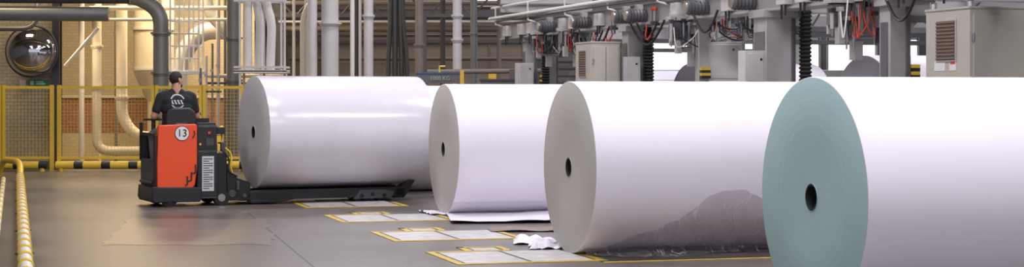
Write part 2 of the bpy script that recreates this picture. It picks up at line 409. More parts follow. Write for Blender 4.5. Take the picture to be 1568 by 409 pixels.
# ------------------------------------------------------------------ guard rails
def striped_tube(b, p, q, r, ks, seg_len, seg=16):
    p = Vector(p); q = Vector(q); L = (q-p).length; n = max(1, round(L/seg_len)); 
    for i in range(n): b.tube([p.lerp(q, i/n), p.lerp(q, (i+1)/n)], r, ks[i % len(ks)], seg)
m = Vector((-.276, .961, 0))
b = B('guard_rail')
p0 = Vector((-4.19, 14.9, .09))-m*7; L = 22
n = 32
for i in range(n):
    a = p0+m*(L*i/n); c = p0+m*(L*(i+.78)/n); e = p0+m*(L*(i+1)/n)
    b.tube([a, c], .054, 'white', 16); b.tube([c, e], .066, 'yellow', 16)
    if i % 4 == 0: b.cyl((a.x, a.y, 0), (a.x, a.y, .1), .03, 'darkgrey'); b.box((a.x-.07, a.y-.07, 0), (a.x+.07, a.y+.07, .012), 'darkgrey')
e = p0+m*L
b.tube(fillet([e, e+m*.6+Vector((0, 0, .22)), e+m*1.4+Vector((-.3, 0, .22)), e+m*1.6+Vector((-.4, 0, -.09))], .3), .055, 'yellow', 16)
b.done()
b = B('guard_rail'); q0 = p0+Vector((-.27, -.05, -.05)); 
for i in range(22):
    b.tube([q0+m*i, q0+m*(i+.5)], .04, 'yellow', 10); b.tube([q0+m*(i+.5), q0+m*(i+1)], .04, 'white', 10)
b.done()

for nm, (xa, xb) in {'a': (-10.3, -8.84), 'b': (-8.68, -6.6), 'c': (-6.5, -4.2)}.items():
    b = B('crash_barrier'); striped_tube(b, (xa, 32.95, .12), (xb, 32.95, .12), .075, ['yellow', 'yellow', 'black'], .17 if nm != 'a' else .16)
    for x in (xa+.1, xb-.1): b.cyl((x, 32.95, 0), (x, 32.95, .1), .05, 'yellow'); 
    b.done()
def fence(x0, x1, y, h=1.625, z0=.25):
    b = B('safety_fence'); 
    for x in (x0, x1): b.box((x-.035, y-.03, 0), (x+.035, y+.03, h+.02), 'yellow')
    b.box((x0+.03, y-.02, h-.05), (x1-.03, y+.02, h), 'yellow'); b.box((x0+.03, y-.02, z0-.02), (x1-.03, y+.02, z0+.03), 'yellow')
    n = round((x1-x0-.06)/.065)
    for i in range(1, n):
        x = x0+.03+(x1-x0-.06)*i/n; b.box((x-.0025, y-.0025, z0), (x+.0025, y+.0025, h), 'yellow')
    for i in range(1, 20):
        z = z0+(h-z0)*i/20; b.box((x0+.03, y-.0025, z-.0025), (x1-.03, y+.0025, z+.0025), 'yellow')
    b.done()
fence(-10.8, -9.78, 33.1); fence(-9.72, -8.8, 33.1); fence(-8.66, -6.86, 33.1); fence(-6.80, -5.95, 33.1); fence(-5.89, -5.15, 33.1); fence(-5.09, -4.3, 33.1)

# convex mirror
b = B('convex_mirror')
vs = []; rings = 14; sg = 40; rm = .49
for i in range(rings+1):
    a = i/rings*R(82); 
    for j in range(sg):
        t = 2*math.pi*j/sg; vs.append((rm*math.sin(a)*math.cos(t)/math.sin(R(82)), -.38*math.cos(a)+.05, rm*math.sin(a)*math.sin(t)/math.sin(R(82))))
b.add(vs, [(i*sg+j, i*sg+(j+1) % sg, (i+1)*sg+(j+1) % sg, (i+1)*sg+j) for i in range(rings) for j in range(sg)], 'mirror', True)
ring = [(.5*math.cos(2*math.pi*i/40), .0, .5*math.sin(2*math.pi*i/40)) for i in range(41)]
b.tube(ring, .018, 'darkgrey', 8, caps=False); b.cyl((0, .03, 0), (0, .45, 0), .04, 'darkgrey'); b.cyl((0, .0, 0), (0, .03, 0), .48, 'darkgrey', seg=40)
b.done(loc=(-9.3, 33.5, 2.3))
b = B('exit_sign'); b.box((-9.48, 33.95, 1.63), (-9.12, 33.99, 1.75), 'green'); b.box((-9.45, 33.94, 1.65), (-9.38, 33.95, 1.73), 'white'); b.box((-9.34, 33.94, 1.66), (-9.16, 33.95, 1.68), 'white'); b.box((-9.34, 33.94, 1.7), (-9.2, 33.95, 1.72), 'white'); b.done()
b = B('wall_notice'); b.box((-9.66, 33.95, 1.6), (-9.54, 33.99, 1.75), 'white'); b.done()

# ------------------------------------------------------------------ pipe work (left)
def pipe(name, pts, r, k, fil=.25, flanges=(), seg=18):
    b = B(name); b.tube(fillet(pts, fil, 8) if len(pts) > 2 else pts, r, k, seg)
    for f in flanges: b.cyl((pts[0][0], pts[0][1], f-.02), (pts[0][0], pts[0][1], f+.02), r*1.35, k); b.cyl((pts[0][0], pts[0][1], f-.05), (pts[0][0], pts[0][1], f-.03), r*1.2, k)
    return b.done()
pipe('overhead_duct', [(-14, 31.8, 2.98), (-7.6, 32.6, 2.98)], .14, 'pipegrey')
pipe('overhead_duct', [(-14, 31.8, 3.28), (-7.2, 32.6, 3.28)], .11, 'pipedark')
pipe('overhead_duct', [(-14, 33, 2.72), (-9.1, 33, 2.72), (-9.1, 33.4, 3.6)], .05, 'pipegrey')
pipe('vertical_pipe', [(-8.9, 37.1, 6), (-8.9, 37.1, .25), (-8.3, 37.1, .25), (-7.8, 37.1, .25)], .1, 'pipecream', .35, (1.6, 2.5))
pipe('vertical_pipe', [(-8.41, 37.3, 6), (-8.41, 37.3, .95), (-8.1, 37.3, .55), (-7.2, 37.3, .55)], .12, 'pipecream', .4, (1.4,))
pipe('vertical_pipe', [(-9.35, 37.6, 6), (-9.35, 37.6, 0)], .06, 'pipew')
pipe('vertical_pipe', [(-9.15, 38.4, 6), (-9.15, 38.4, 0)], .04, 'pipecream')
pipe('vertical_pipe', [(-8.65, 37.8, 6), (-8.65, 37.8, 0)], .035, 'pipegrey')
pipe('vertical_pipe', [(-7.45, 36.6, 6), (-7.45, 36.6, .0)], .05, 'pipecream')
pipe('vertical_pipe', [(-6.3, 37.1, 6), (-6.3, 37.1, 0)], .045, 'pipew')
pipe('vertical_pipe', [(-6.15, 37.1, 6), (-6.15, 37.1, 0)], .03, 'pipegrey')
b = B('dust_collector_tank'); tx, ty = -8.05, 38.9
b.cyl((tx, ty, 1.95), (tx, ty, 6), .45, 'pipecream', seg=32); b.cyl((tx, ty, 1.95), (tx, ty, 1.3), .45, 'pipecream', r2=.15, seg=32); b.cyl((tx, ty, 1.3), (tx, ty, 0), .15, 'pipecream', seg=24)
for z in (2.0, 2.9): b.cyl((tx, ty, z), (tx, ty, z+.05), .48, 'pipew', seg=32)
b.done()
pipe('exhaust_pipe', [(-7.1, 35, 0), (-7.1, 35, 3.15), (-7.6, 35, 3.45), (-8.6, 35, 3.45)], .155, 'pipegrey', .4, (1.9, 2.7))
pipe('exhaust_pipe', [(-5.63, 35, 0), (-5.63, 35, 7.9)], .135, 'pipegrey', .3, (1.75, 2.6))
pipe('curved_duct', [(-7.3, 37.9, .0), (-7.3, 37.9, 2.2), (-6.85, 37.9, 2.85), (-6.2, 37.9, 2.85)], .19, 'pipew', .5)
pipe('curved_duct', [(-6.6, 37.4, 7), (-6.6, 37.4, 3.2), (-6.0, 37.4, 2.75), (-6.0, 37.4, 0)], .13, 'pipew', .4)
pipe('brace_bar', [(-9.3, 36, 2.05), (-8.6, 36, 2.85)], .035, 'white')
b = B('ladder_cage')
xs = (-7.09, -6.9, -6.7, -6.5)
for x in xs:
    for y in (35.9, 36.4): b.tube([(x, y, 1.9), (x, y, 5)], .02, 'white', 8)
for i in range(12):
    z = 1.95+.26*i
    for y in (35.9, 36.4): b.tube([(-7.09, y, z), (-6.5, y, z)], .014, 'white', 8)
    b.tube([(-7.09, 35.9, z), (-7.09, 36.4, z)], .014, 'white', 8)
for x in (-7.09, -6.5): b.box((x-.03, 36.1, 0), (x+.03, 36.16, 1.9), 'white')
b.box((-7.15, 35.85, 1.88), (-6.45, 36.45, 1.94), 'white'); b.done()
pipe('overhead_pipe', [(-9, 36.9, 3.3), (-5.9, 36.9, 3.3)], .05, 'pipecream')
pipe('overhead_pipe', [(-9, 36.8, 3.05), (-5.9, 36.8, 3.05)], .035, 'pipecream')
pipe('overhead_pipe', [(-6.4, 36.2, 1.85), (-4.7, 36.2, 1.85)], .04, 'pipecream')
pipe('overhead_pipe', [(-6.4, 36.25, 1.7), (-4.7, 36.25, 1.7)], .025, 'pipedark')
b = B('valve_station')
for i in range(4):
    x = -6.35+.12*i; b.cyl((x, 35.3, 0), (x, 35.3, 2.0+.25*i), .022, 'pipew' if i % 2 else 'pipegrey', seg=10); b.cyl((x, 35.24, 1.75+.1*i), (x, 35.2, 1.75+.1*i), .035, 'steel', seg=14)
b.box((-6.4, 35.27, 1.5), (-5.93, 35.33, 1.54), 'darkgrey'); b.done()

# pipe racks (middle)
b = B('pipe_rack')
for x in (-5.33, -4.93, -4.52):
    b.box((x-.02, 33.9, 0), (x+.02, 33.94, 6), 'pipew')
    b.box((x-.02, 34.4, 0), (x+.02, 34.44, 6), 'pipew')
for z in (1.93, 2.0, 3.3):
    b.box((-5.45, 33.88, z-.02), (-4.42, 33.92, z+.02), 'pipew'); b.box((-5.45, 34.42, z-.02), (-4.42, 34.46, z+.02), 'pipew')
b.box((-5.45, 33.88, 1.88), (-4.42, 34.46, 1.93), 'pipew')
for i, (x, r) in enumerate(((-5.21, .085), (-4.99, .095), (-4.77, .09))):
    pts = fillet([(x, 34.15, 1.95), (x+(.03 if i else 0), 34.15, 2.9), (x-(.05*i), 34.15, 3.3), (x-.05*i, 34.15, 6)], .4)
    b.tube(pts, r, 'white', 16)
b.done()
for (x, y, r, k, fl) in ((-4.04, 35, .1, 'pipew', ()), (-3.68, 35, .175, 'pipew', (2.9,)), (-3.23, 35, .045, 'white', ()), (-3.10, 35.3, .03, 'white', ()), (-2.9, 35, .095, 'pipew', (3.05,)),
                         (-1.93, 36, .085, 'pipebrown', (2.5,)), (-1.14, 36, .095, 'pipew', (2.6, 3.1)), (-.84, 38, .08, 'pipegrey', (2.8,)), (-4.6, 36.5, .03, 'white', ()), (-4.35, 36.5, .03, 'white', ()),
                         (-3.42, 38, .05, 'pipedark', ()), (-2.1, 38.5, .045, 'pipew', ()), (-1.6, 40, .06, 'pipedark', ()), (-.3, 40, .05, 'pipebrown', ())):
    pipe('vertical_pipe', [(x, y, 0), (x, y, 7.9)], r, k, .2, fl)
for (x, dx, r) in ((-2.65, .05, .05), (-2.5, .0, .06), (-2.36, -.03, .055), (-2.24, -.1, .05)):
    pipe('cable_conduit', [(x, 37, .0), (x, 37, 2.2), (x+dx, 37, 3.0), (x+dx, 37, 6)], r, 'pipedark', .5)
pipe('curved_pipe', [(-4.3, 35.6, .0), (-4.3, 35.6, 3.1), (-4.05, 35.6, 3.5), (-4.05, 35.6, 6)], .06, 'pipew', .3)
for (z, y, r, k) in ((3.05, 42, .08, 'pipebrown'), (2.9, 42.4, .04, 'pipebrown'), (3.4, 42, .12, 'machine2'), (3.65, 41.5, .06, 'pipebrown'), (2.35, 43.6, .05, 'pipebrown'), (3.2, 41.5, .03, 'pipew'), (3.85, 42, .09, 'pipegrey')):
    pipe('overhead_pipe', [(-5.6, y, z), (.8, y, z)], r, k)
b = B('steel_truss')
for z in (3.2, 3.75): b.box((-5.5, 39, z), (2.5, 39.12, z+.08), 'machine2')
for i in range(16): b.tube([(-5.4+.5*i, 39.06, 3.2 if i % 2 else 3.78), (-4.9+.5*i, 39.06, 3.78 if i % 2 else 3.2)], .025, 'machine2', 6)
for x in (-5.4, -2.0, 2.4): b.box((x-.07, 38.98, 0), (x+.07, 39.14, 3.2), 'machine2')
b.done()
b = B('horizontal_pipe'); b.tube([(-1.75, 35.7, 1.93), (.6, 35.7, 1.95)], .05, 'pipebrown'); b.done()
b = B('crane_load_beam'); b.box((-1.72, 31, 1.67), (-.9, 31.12, 1.84), 'machine2'); b.box((-1.72, 30.98, 1.84), (-.9, 31.14, 1.86), 'blue')
for x in (-1.65, -.97): b.box((x-.03, 31.03, 0), (x+.03, 31.09, 1.67), 'yellow')
b.box((-.93, 30.95, 1.6), (-.86, 31.0, 1.9), 'yellow'); b.tube([(-1.3, 31.06, 1.86), (-1.3, 31.06, 1.97), (-1.2, 31.06, 1.97)], .02, 'yellow', 8); o = b.done()
text('load_text', '1000 KG', .10, (.0, -.08, .085+1.67), 'machine', o)
b = B('workbench_cart'); b.box((-.6, 33, 0), (.3, 33.6, 1.72), 'machine2'); b.box((-.62, 32.98, 1.72), (.32, 33.62, 1.76), 'pipedark')
for i in range(4): b.box((-.58, 32.97, .2+.36*i), (.28, 33.0, .5+.36*i), 'darkgrey')
b.box((-.45, 33.1, 1.76), (-.3, 33.4, 1.86), 'yellow'); b.box((-.05, 33.1, 1.76), (.1, 33.3, 1.95), 'machine2'); b.done()
b = B('metal_steps')
for i in range(6): b.box((.75, 28.9+.05*i, 1.4+.12*i), (1.2, 29.2+.05*i, 1.43+.12*i), 'darkgrey')
for x in (.74, 1.2): b.box((x, 28.9, 0), (x+.03, 28.95, 2.1), 'darkgrey')
b.done()

# ------------------------------------------------------------------ paper machine
mach = empty('paper_sheeting_machine', (3.03, 20, 0), A16)
b = B('frame_columns')
st = [(-7.5, .3), (-2.85, .22), (0, .36), (2.19, .14), (4.73, .26), (9.88, .2)]
for (y, w) in st:
    b.box((-w/2, y-w/2, 0), (w/2, y+w/2, 2.45), 'machine')
    b.box((-w/2-.04, y-w/2-.04, 0), (w/2+.04, y+w/2+.04, .04), 'machine2')
    b.box((-w/2-.05, y-w/2-.03, 2.36), (w/2+.05, y+w/2+.03, 2.45), 'machine')
    if w > .15:
        b.box((4.8, y-w/2, 0), (4.8+w, y+w/2, 2.6), 'machine')
        b.box((-w/2-.012, y-w/2+.04, 1.0), (-w/2, y+w/2-.04, 2.2), 'machine2')
        b.box((w/2-.05, y-w/2-.02, 1.2), (w/2, y-w/2, 2.35), 'machine2')
b.done(parent=mach, bevel=.008)
b = B('upper_beams')
b.box((-.14, -12, 2.45), (.14, 11.2, 2.7), 'machine')
b.box((-.17, -12, 2.69), (.17, 11.2, 2.72), 'machine2'); b.box((-.17, -12, 2.43), (.17, 11.2, 2.46), 'machine')
b.box((2.3, -12, 2.78), (2.5, 11.2, 2.95), 'machine2'); b.box((4.8, -12, 2.6), (5.05, 11.2, 2.85), 'machine')
for (y, w) in st:
    if w < .15: continue
    b.box((.14, y-.1, 2.42), (4.9, y+.1, 2.62), 'machine'); b.box((.14, y-.06, 2.2), (4.9, y-.02, 2.27), 'machine2')
    b.prism([(.1, y-.03, 2.42), (.1, y-.03, 2.05), (.45, y-.03, 2.42)], (0, .06, 0), 'machine')
b.done(parent=mach, bevel=.006)
# drives, junction boxes and pneumatic fittings along the side of the upper beam
random.seed(21); b = B('drive_units')
y = -6.5
while y < 10.8:
    t = random.choice('mjfj')
    if t == 'm':
        b.cyl((-.16, y, 2.55), (-.42, y, 2.55), .085, 'machine2', seg=18); b.cyl((-.42, y, 2.55), (-.45, y, 2.55), .07, 'steel', seg=18)
        for q in range(5): b.cyl((-.2-.045*q, y, 2.55), (-.215-.045*q, y, 2.55), .095, 'darkgrey', seg=18)
        b.box((-.3, y-.04, 2.62), (-.2, y+.04, 2.7), 'machine')
    elif t == 'j':
        b.box((-.24, y-.11, 2.48), (-.14, y+.11, 2.66), 'pipew'); b.cyl((-.2, y-.05, 2.48), (-.2, y-.05, 2.36), .012, 'black', seg=8); b.cyl((-.2, y+.05, 2.48), (-.2, y+.05, 2.32), .012, 'black', seg=8)
    else:
        b.cyl((-.2, y, 2.6), (-.2, y, 2.34), .035, 'steel', seg=12); b.cyl((-.2, y, 2.64), (-.2, y, 2.6), .045, 'red', seg=12); b.box((-.24, y-.05, 2.4), (-.14, y+.05, 2.46), 'darkgrey')
        b.tube(fillet([(-.2, y, 2.36), (-.25, y+.1, 2.2), (-.2, y+.35, 2.25), (-.15, y+.4, 2.45)], .1), .012, 'red', 8)
    y += random.uniform(.45, .95)
b.done(parent=mach, bevel=.004)
b = B('railing')
b.tube([(-.3, -12, 2.81), (-.3, 11.4, 2.81)], .03, 'white', 12); b.tube([(-.26, -12, 3.0), (-.26, 11.4, 3.0)], .022, 'white', 10); b.tube([(-.36, -10, 2.74), (-.36, 10.8, 2.74)], .015, 'pipedark', 8)
for i in range(12): b.tube([(-.14, -11+2*i, 2.66), (-.3, -11+2*i, 2.7), (-.3, -11+2*i, 3.0)], .015, 'white', 8)
b.done(parent=mach)
b = B('cable_bellows')
for (x, y, z0, z1, r) in ((.12, 4.44, .8, 2.42, .078), (.25, -.3, .8, 3.4, .078), (.11, 9.33, .8, 2.42, .075)):
    n = int((z1-z0)/.045); pts = []; rad = []
    for i in range(n*2+1): pts.append((x, y, z0+(z1-z0)*i/(2*n))); rad.append(r if i % 2 else r*.72)
    b.tube(pts, r, 'rubber', 16, radii=rad)
b.done(parent=mach)
def hazard_post(b, x, y, z0, z1, w):
    n = 4
    for i in range(n): b.box((x-w/2, y-w/2, z0+(z1-z0)*i/n), (x+w/2, y+w/2, z0+(z1-z0)*(i+1)/n), 'yellow' if i % 2 else 'black')
b = B('hazard_blocks'); hazard_post(b, .0, 2.1, 1.68, 1.82, .12); hazard_post(b, .16, -2.95, 1.64, 1.78, .09); hazard_post(b, .22, 9.9, 1.65, 1.8, .08); b.done(parent=mach)
b = B('control_boxes')
for (x, y, z0, z1, w, d) in ((-.18, 9.62, 1.6, 2.0, .27, .2), (-.16, 4.45, 1.6, 2.0, .24, .2), (-.3, -.05, 1.6, 1.98, .26, .2), (.3, 2.3, 1.65, 2.15, .5, .25), (.5, -3.2, 1.75, 2.0, .3, .2)):
    b.box((x-w/2, y-d/2, z0), (x+w/2, y+d/2, z1), 'pipew'); b.box((x-w/2+.03, y-d/2-.01, z0+.03), (x+w/2-.03, y-d/2, z1-.03), 'pipew')
    b.cyl((x+w*.25, y-d/2-.02, z1-.1), (x+w*.25, y-d/2, z1-.1), .015, 'black')
b.done(parent=mach, bevel=.008)
def head_unit(x, y, z, sc, sd):
    random.seed(sd); b = B('pneumatic_unit')
    P = lambda a, c, d: (x+a*sc, y+c*sc, z+d*sc)
    b.box(P(-.3, .08, -.05), P(.35, .12, .4), 'machine'); b.box(P(-.35, -.1, .3), P(.4, .1, .36), 'machine')
    b.box(P(-.05, -.1, -.35), P(.05, .05, .35), 'machine'); b.box(P(-.32, -.08, .05), P(-.1, .08, .28), 'machine2')
    for i in range(9):
        a = -.34+.085*i+random.uniform(-.02, .02); zt = random.uniform(.05, .3); h = random.uniform(.12, .3)
        b.cyl(P(a, -.12, zt), P(a, -.12, zt-h), .022*sc, random.choice(['steel', 'darkgrey', 'machine', 'machine']), seg=12)
        b.cyl(P(a, -.12, zt-h), P(a, -.12, zt-h-.08), .012*sc, 'steel', seg=10)
        b.box(P(a-.03, -.16, zt), P(a+.03, -.08, zt+.05), random.choice(['darkgrey', 'machine', 'black']))
    for i in range(6):
        a = random.uniform(-.35, .35); c = random.uniform(-.35, .35)
        b.tube(fillet([P(a, -.14, .34), P(a-.05, -.2, .1), P(c, -.22, -.12-.1*random.random()), P(c, -.15, .2)], .2*sc), .009*sc, random.choice(['black', 'black', 'darkgrey', 'white', 'red']), 8)
    b.cyl(P(.12, -.15, .42), P(.12, -.15, .36), .045*sc, 'red', seg=14); b.cyl(P(.12, -.15, .42), P(.12, -.15, .3), .02*sc, 'steel', seg=10)
    b.cyl(P(-.2, -.1, -.1), P(.2, -.1, -.1), .03*sc, 'steel', seg=12); b.box(P(.2, -.16, -.16), P(.3, -.05, .02), 'darkgrey'); b.box(P(-.28, -.15, -.17), P(-.2, -.05, .02), 'machine')
    b.cyl(P(.25, -.13, .1), P(.25, -.19, .1), .04*sc, 'white', seg=16)
    return b.done(parent=mach, bevel=.004)
head_unit(-.08, 2.35, 2.15, .9, 1); head_unit(-.05, 7.2, 2.2, .85, 2); head_unit(-.1, -2.2, 2.15, .9, 3); head_unit(1.0, -4.6, 2.1, .8, 6)
head_unit(.62, 1.9, 2.28, .7, 9); head_unit(-.1, 8.5, 2.2, .8, 12); head_unit(1.2, 4.2, 2.35, .7, 5)
b = B('reel_stands')
for (X, Y) in ((3.86, 19.0), (2.5, 24.5), (1.1, 30.0)):
    dx, dy = X-3.03, Y-20; lx = .961*dx+.276*dy; ly = -.276*dx+.961*dy
    for ex in (-.16, 1.96): b.prism([(lx+ex, ly-.35, 0), (lx+ex, ly+.35, 0), (lx+ex, ly+.08, 1.2), (lx+ex, ly-.08, 1.2)], (.1, 0, 0), 'machine2')
    b.cyl((lx-.2, ly, 1.1), (lx+2.1, ly, 1.1), .06, 'steel')
b.done(parent=mach)
b = B('hanging_cables')
for (x, y0, y1, z, d) in ((-.2, 5.2, 6.6, 2.45, .35), (-.2, 5.5, 6.5, 2.4, .25), (-.15, -3.6, -2.9, 2.5, .3), (-.2, 1.2, 2.0, 2.5, .25), (.1, -7, -5.6, 2.6, .45), (.15, -6.8, -5.4, 2.6, .6), (-.2, 3.0, 4.3, 2.45, .3), (-.22, 3.2, 4.0, 2.45, .22), (-.2, 7.6, 9.2, 2.45, .3)):
    pts = [(x, y0+(y1-y0)*t/12, z-d*math.sin(math.pi*t/12)) for t in range(13)]
    b.tube(pts, .016, 'black', 8)
for (x0, x1, y, z, d) in ((.3, 1.4, 3.0, 2.6, .4), (.4, 1.2, 3.1, 2.6, .25), (.4, 1.6, -2.0, 2.6, .4), (1.6, 2.3, 3.4, 2.7, .4)):
    b.tube([(x0+(x1-x0)*t/12, y, z-d*math.sin(math.pi*t/12)) for t in range(13)], .014, 'black', 8)
b.done(parent=mach)
b = B('roller_section')
for (y, z, r) in ((1.2, 1.0, .12), (1.7, 1.5, .09), (6.5, 1.2, .14), (7.3, 1.6, .1), (-2.2, 1.3, .12)):
    b.cyl((.3, y, z), (4.7, y, z), r, 'steel', seg=24)
b.box((2.6, -3.2, 0), (4.6, -2.6, 1.9), 'machine'); b.box((3.0, 6.0, 0), (4.6, 6.4, 1.85), 'machine')
b.box((3.2, 1.5, 1.3), (4.6, 1.7, 1.85), 'pipew')
b.done(parent=mach, bevel=.01)

def cabinet(name, corner, dd, w, h, stick=False):
    b = B(name)
    b.box((0, 0, .1), (w, dd, h), 'cabinet'); b.box((.02, .02, 0), (w-.02, dd-.02, .1), 'darkgrey'); b.box((-.01, -.01, h), (w+.01, dd+.01, h+.02), 'cabinet')
    yc = dd*.52; vw = dd*.42; z1 = h-.1; z0 = z1-.36
    b.box((-.012, yc-vw/2-.015, z0-.015), (0, yc+vw/2+.015, z1+.015), 'cabinet'); b.box((-.016, yc-vw/2, z0), (-.01, yc+vw/2, z1), 'grille')
    for i in range(11): z = z0+.015+(z1-z0-.03)*i/10; b.box((-.026, yc-vw/2, z-.006), (-.014, yc+vw/2, z+.004), 'cardboard')
    b.box((.03, -.02, .16), (w/2-.008, 0, h-.05), 'cabinet'); b.box((w/2+.008, -.02, .16), (w-.03, 0, h-.05), 'cabinet')
    b.box((w/2-.05, -.045, h*.55), (w/2-.03, -.02, h*.55+.16), 'black')
    for z in (.4, h-.3): b.cyl((.025, -.02, z), (.025, -.02, z+.08), .012, 'steel', seg=10)
    if stick:
        b.box((-.004, dd*.55, h-.56), (-.0, dd*.8, h-.47), 'white'); b.box((-.004, dd*.3, h-.56), (0, dd*.45, h-.44), 'white'); b.box((-.006, dd*.32, h-.50), (0, dd*.43, h-.46), 'red')
        for (x, y) in ((.03, dd-.08), (.05, .08), (w-.1, .1)): b.cyl((x, y, h+.02), (x, y, h+.07), .02, 'white'); b.tube([(x-.03, y, h+.02), (x-.03, y, h+.08), (x+.03, y, h+.08), (x+.03, y, h+.02)], .008, 'steel', 6)
    return b.done(loc=corner, rz=A16, bevel=.008)
cabinet('electrical_cabinet', (4.127, 15.6, 0), .78, 1.3, 2.26, True)
cabinet('electrical_cabinet', (1.10, 24.0, 0), .7, .42, 2.19)
b = B('ventilation_duct'); b.box((-.2, 30.2, 2.9), (1.4, 31.0, 3.2), 'machine'); b.box((-.22, 30.15, 3.02), (1.42, 31.05, 3.05), 'machine2'); 
for x in (-.1, 1.3): b.tube([(x, 30.6, 3.2), (x, 30.6, 8)], .015, 'steel', 6)
b.done()
b = B('crane_girder')
b.box((1.5, 36, 3.0), (13, 36.3, 3.35), 'machine2'); b.box((1.5, 38, 3.5), (13, 38.2, 3.7), 'machine2')
b.box((.5, 33.4, 2.78), (13, 33.55, 2.88), 'machine'); 
for x in (1.6, 4.6, 7.6, 10.6): b.box((x, 36, 0), (x+.25, 36.25, 3.0), 'machine2')
for i in range(20): b.tube([(1.6+.5*i, 38.1, 3.5 if i % 2 else 4.1), (2.1+.5*i, 38.1, 4.1 if i % 2 else 3.5)], .03, 'machine2', 6)
b.box((1.5, 38.05, 4.1), (13, 38.15, 4.2), 'machine2')
for x in (1.6, 12.8): b.box((x, 38, 0), (x+.15, 38.2, 3.5), 'machine2')
for x in (.6, 12.8): b.box((x, 33.4, 0), (x+.12, 33.5, 2.78), 'machine2')
b.done()
b = B('machine_enclosure'); b.box((3.4, 31.9, 0), (8.5, 32.7, 1.85), 'machine'); b.box((3.4, 31.87, 1.25), (8.5, 31.9, 1.3), 'machine2')
for i in range(5): b.box((3.5+.97*i, 31.87, 1.35), (4.4+.97*i, 31.9, 1.8), 'pipew')
b.done()

# ------------------------------------------------------------------ pallet truck + reel on its forks
T = Vector((-4.665, 22.6, 0)); AT = R(25)
truck = empty('electric_pallet_truck', T, AT)
b = B('chassis_skirt')
b.prism([(-.02, -.02, .06), (.6, -.02, .06), (.62, -.02, .1), (.62, -.02, .25), (-.03, -.02, .27), (-.04, -.02, .12)], (0, .84, 0), 'black')
b.box((-.045, .1, .3), (0, .7, .34), 'darkgrey')
b.done(parent=truck, bevel=.012)
b = B('drive_wheels')
for (x, y) in ((.2, .0), (.2, .72), (.9, .02), (.9, .7)): b.cyl((x, y, .105), (x, y+.09, .105), .105, 'rubber', seg=28); b.cyl((x, y-.005, .105), (x, y+.095, .105), .05, 'steel', seg=20)
b.done(parent=truck)
b = B('body_panels')
b.prism([(.03, 0, .245), (.50, 0, .245), (.535, 0, .28), (.565, 0, .5), (.565, 0, 1.06), (.55, 0, 1.085), (.07, 0, 1.075), (.05, 0, 1.05), (.03, 0, .6)], (0, .1, 0), 'orange')
b.box((0, .0, .25), (.03, .1, .95), 'black')
b.done(parent=truck, bevel=.012)
b = B('body_frame')
b.box((0, .1, .25), (.05, .8, .62), 'darkgrey'); b.box((0, .74, .25), (.56, .8, .95), 'black'); b.box((.1, .1, .27), (.56, .46, .86), 'black')
b.box((.0, .1, .25), (.56, .74, .3), 'darkgrey'); b.box((-.02, .76, .6), (.02, .8, 1.1), 'black'); b.box((-.02, .1, .93), (.02, .8, .97), 'black')
b.box((.57, .0, .1), (.83, .72, 1.07), 'darkgrey'); b.box((.575, -.012, .75), (.825, 0, 1.05), 'black'); b.box((.575, -.01, .13), (.825, 0, .72), 'black')
b.box((.56, .02, 1.07), (.82, .7, 1.1), 'black')
b.done(parent=truck, bevel=.012)
b = B('panel_slots')
for (x, z, w) in ((.50, .42, .05), (.44, .32, .055), (.40, .265, .04)):
    b.prism([(x, -.006, z), (x+w, -.006, z+.02), (x+w, -.006, z+.14), (x+w-.02, -.006, z+.13), (x+w-.02, -.006, z+.035), (x, -.006, z+.02)], (0, .012, 0), 'black')
b.tube([(.52, -.002, 1.0), (.53, -.002, .95), (.5, -.002, .9)], .008, 'black', 8)
b.cyl((.36, .002, .965), (.36, -.006, .965), .098, 'black', seg=36); b.cyl((.36, 0, .965), (.36, -.01, .965), .09, 'white', seg=36)
b.box((.625, -.018, .2), (.785, -.012, .66), 'sticker')
for i in range(14): b.box((.64, -.021, .23+.03*i), (.77 if i % 3 else .72, -.018, .24+.03*i), 'darkgrey')
b.cyl((.60, -.02, .82), (.60, -.012, .82), .015, 'yellow', seg=14); b.box((.68, -.02, .8), (.78, -.012, .9), 'darkgrey'); b.cyl((.72, -.03, .97), (.72, -.012, .97), .02, 'red', seg=14)
b.done(parent=truck)
text('number_13', '13', .135, (.36, -.0125, .965), 'black', truck)
b = B('seat')
b.prism([(.17, .12, 1.05), (.2, .12, 1.25), (.27, .12, 1.30), (.5, .12, 1.30), (.57, .12, 1.25), (.6, .12, 1.05)], (0, .09, 0), 'black')
b.box((.15, .2, .86), (.6, .52, .92), 'black'); b.box((.3, .1, .86), (.46, .14, 1.1), 'darkgrey')
b.box((.56, .2, 1.1), (.61, .5, 1.14), 'black')
b.done(parent=truck, bevel=.025)
b = B('steering_console')
b.box((.58, .42, 1.1), (.84, .68, 1.16), 'black'); b.tube([(.72, .6, 1.16), (.72, .62, 1.22)], .012, 'black', 8); b.ell((.72, .62, 1.235), .022, 'black')
b.tube(fillet([(.83, .1, .95), (.93, .1, 1.06), (.97, .2, 1.0), (.97, .35, .85)], .06), .018, 'yellow', 10)
b.box((.83, .05, .84), (.9, .2, .93), 'yellow'); b.box((.84, .03, .95), (.95, .25, 1.04), 'black'); b.box((.9, .06, .72), (.96, .2, .84), 'darkgrey'); b.box((.84, .02, .72), (.88, .06, .82), 'yellow')
wc = Vector((.14, .66, 1.14)); b.tube([wc+Vector((.13*math.cos(a), .13*math.sin(a), .0)) for a in [2*math.pi*i/24 for i in range(25)]], .013, 'black', 8, caps=False)
b.tube([wc-Vector((.13, 0, 0)), wc+Vector((.13, 0, 0))], .01, 'black', 8); b.tube([wc, (.14, .7, .6)], .03, 'darkgrey', 12); b.ell(wc+Vector((.0, -.125, .035)), (.018, .018, .03), 'black')
b.done(parent=truck, bevel=.006)
b = B('lift_carriage')
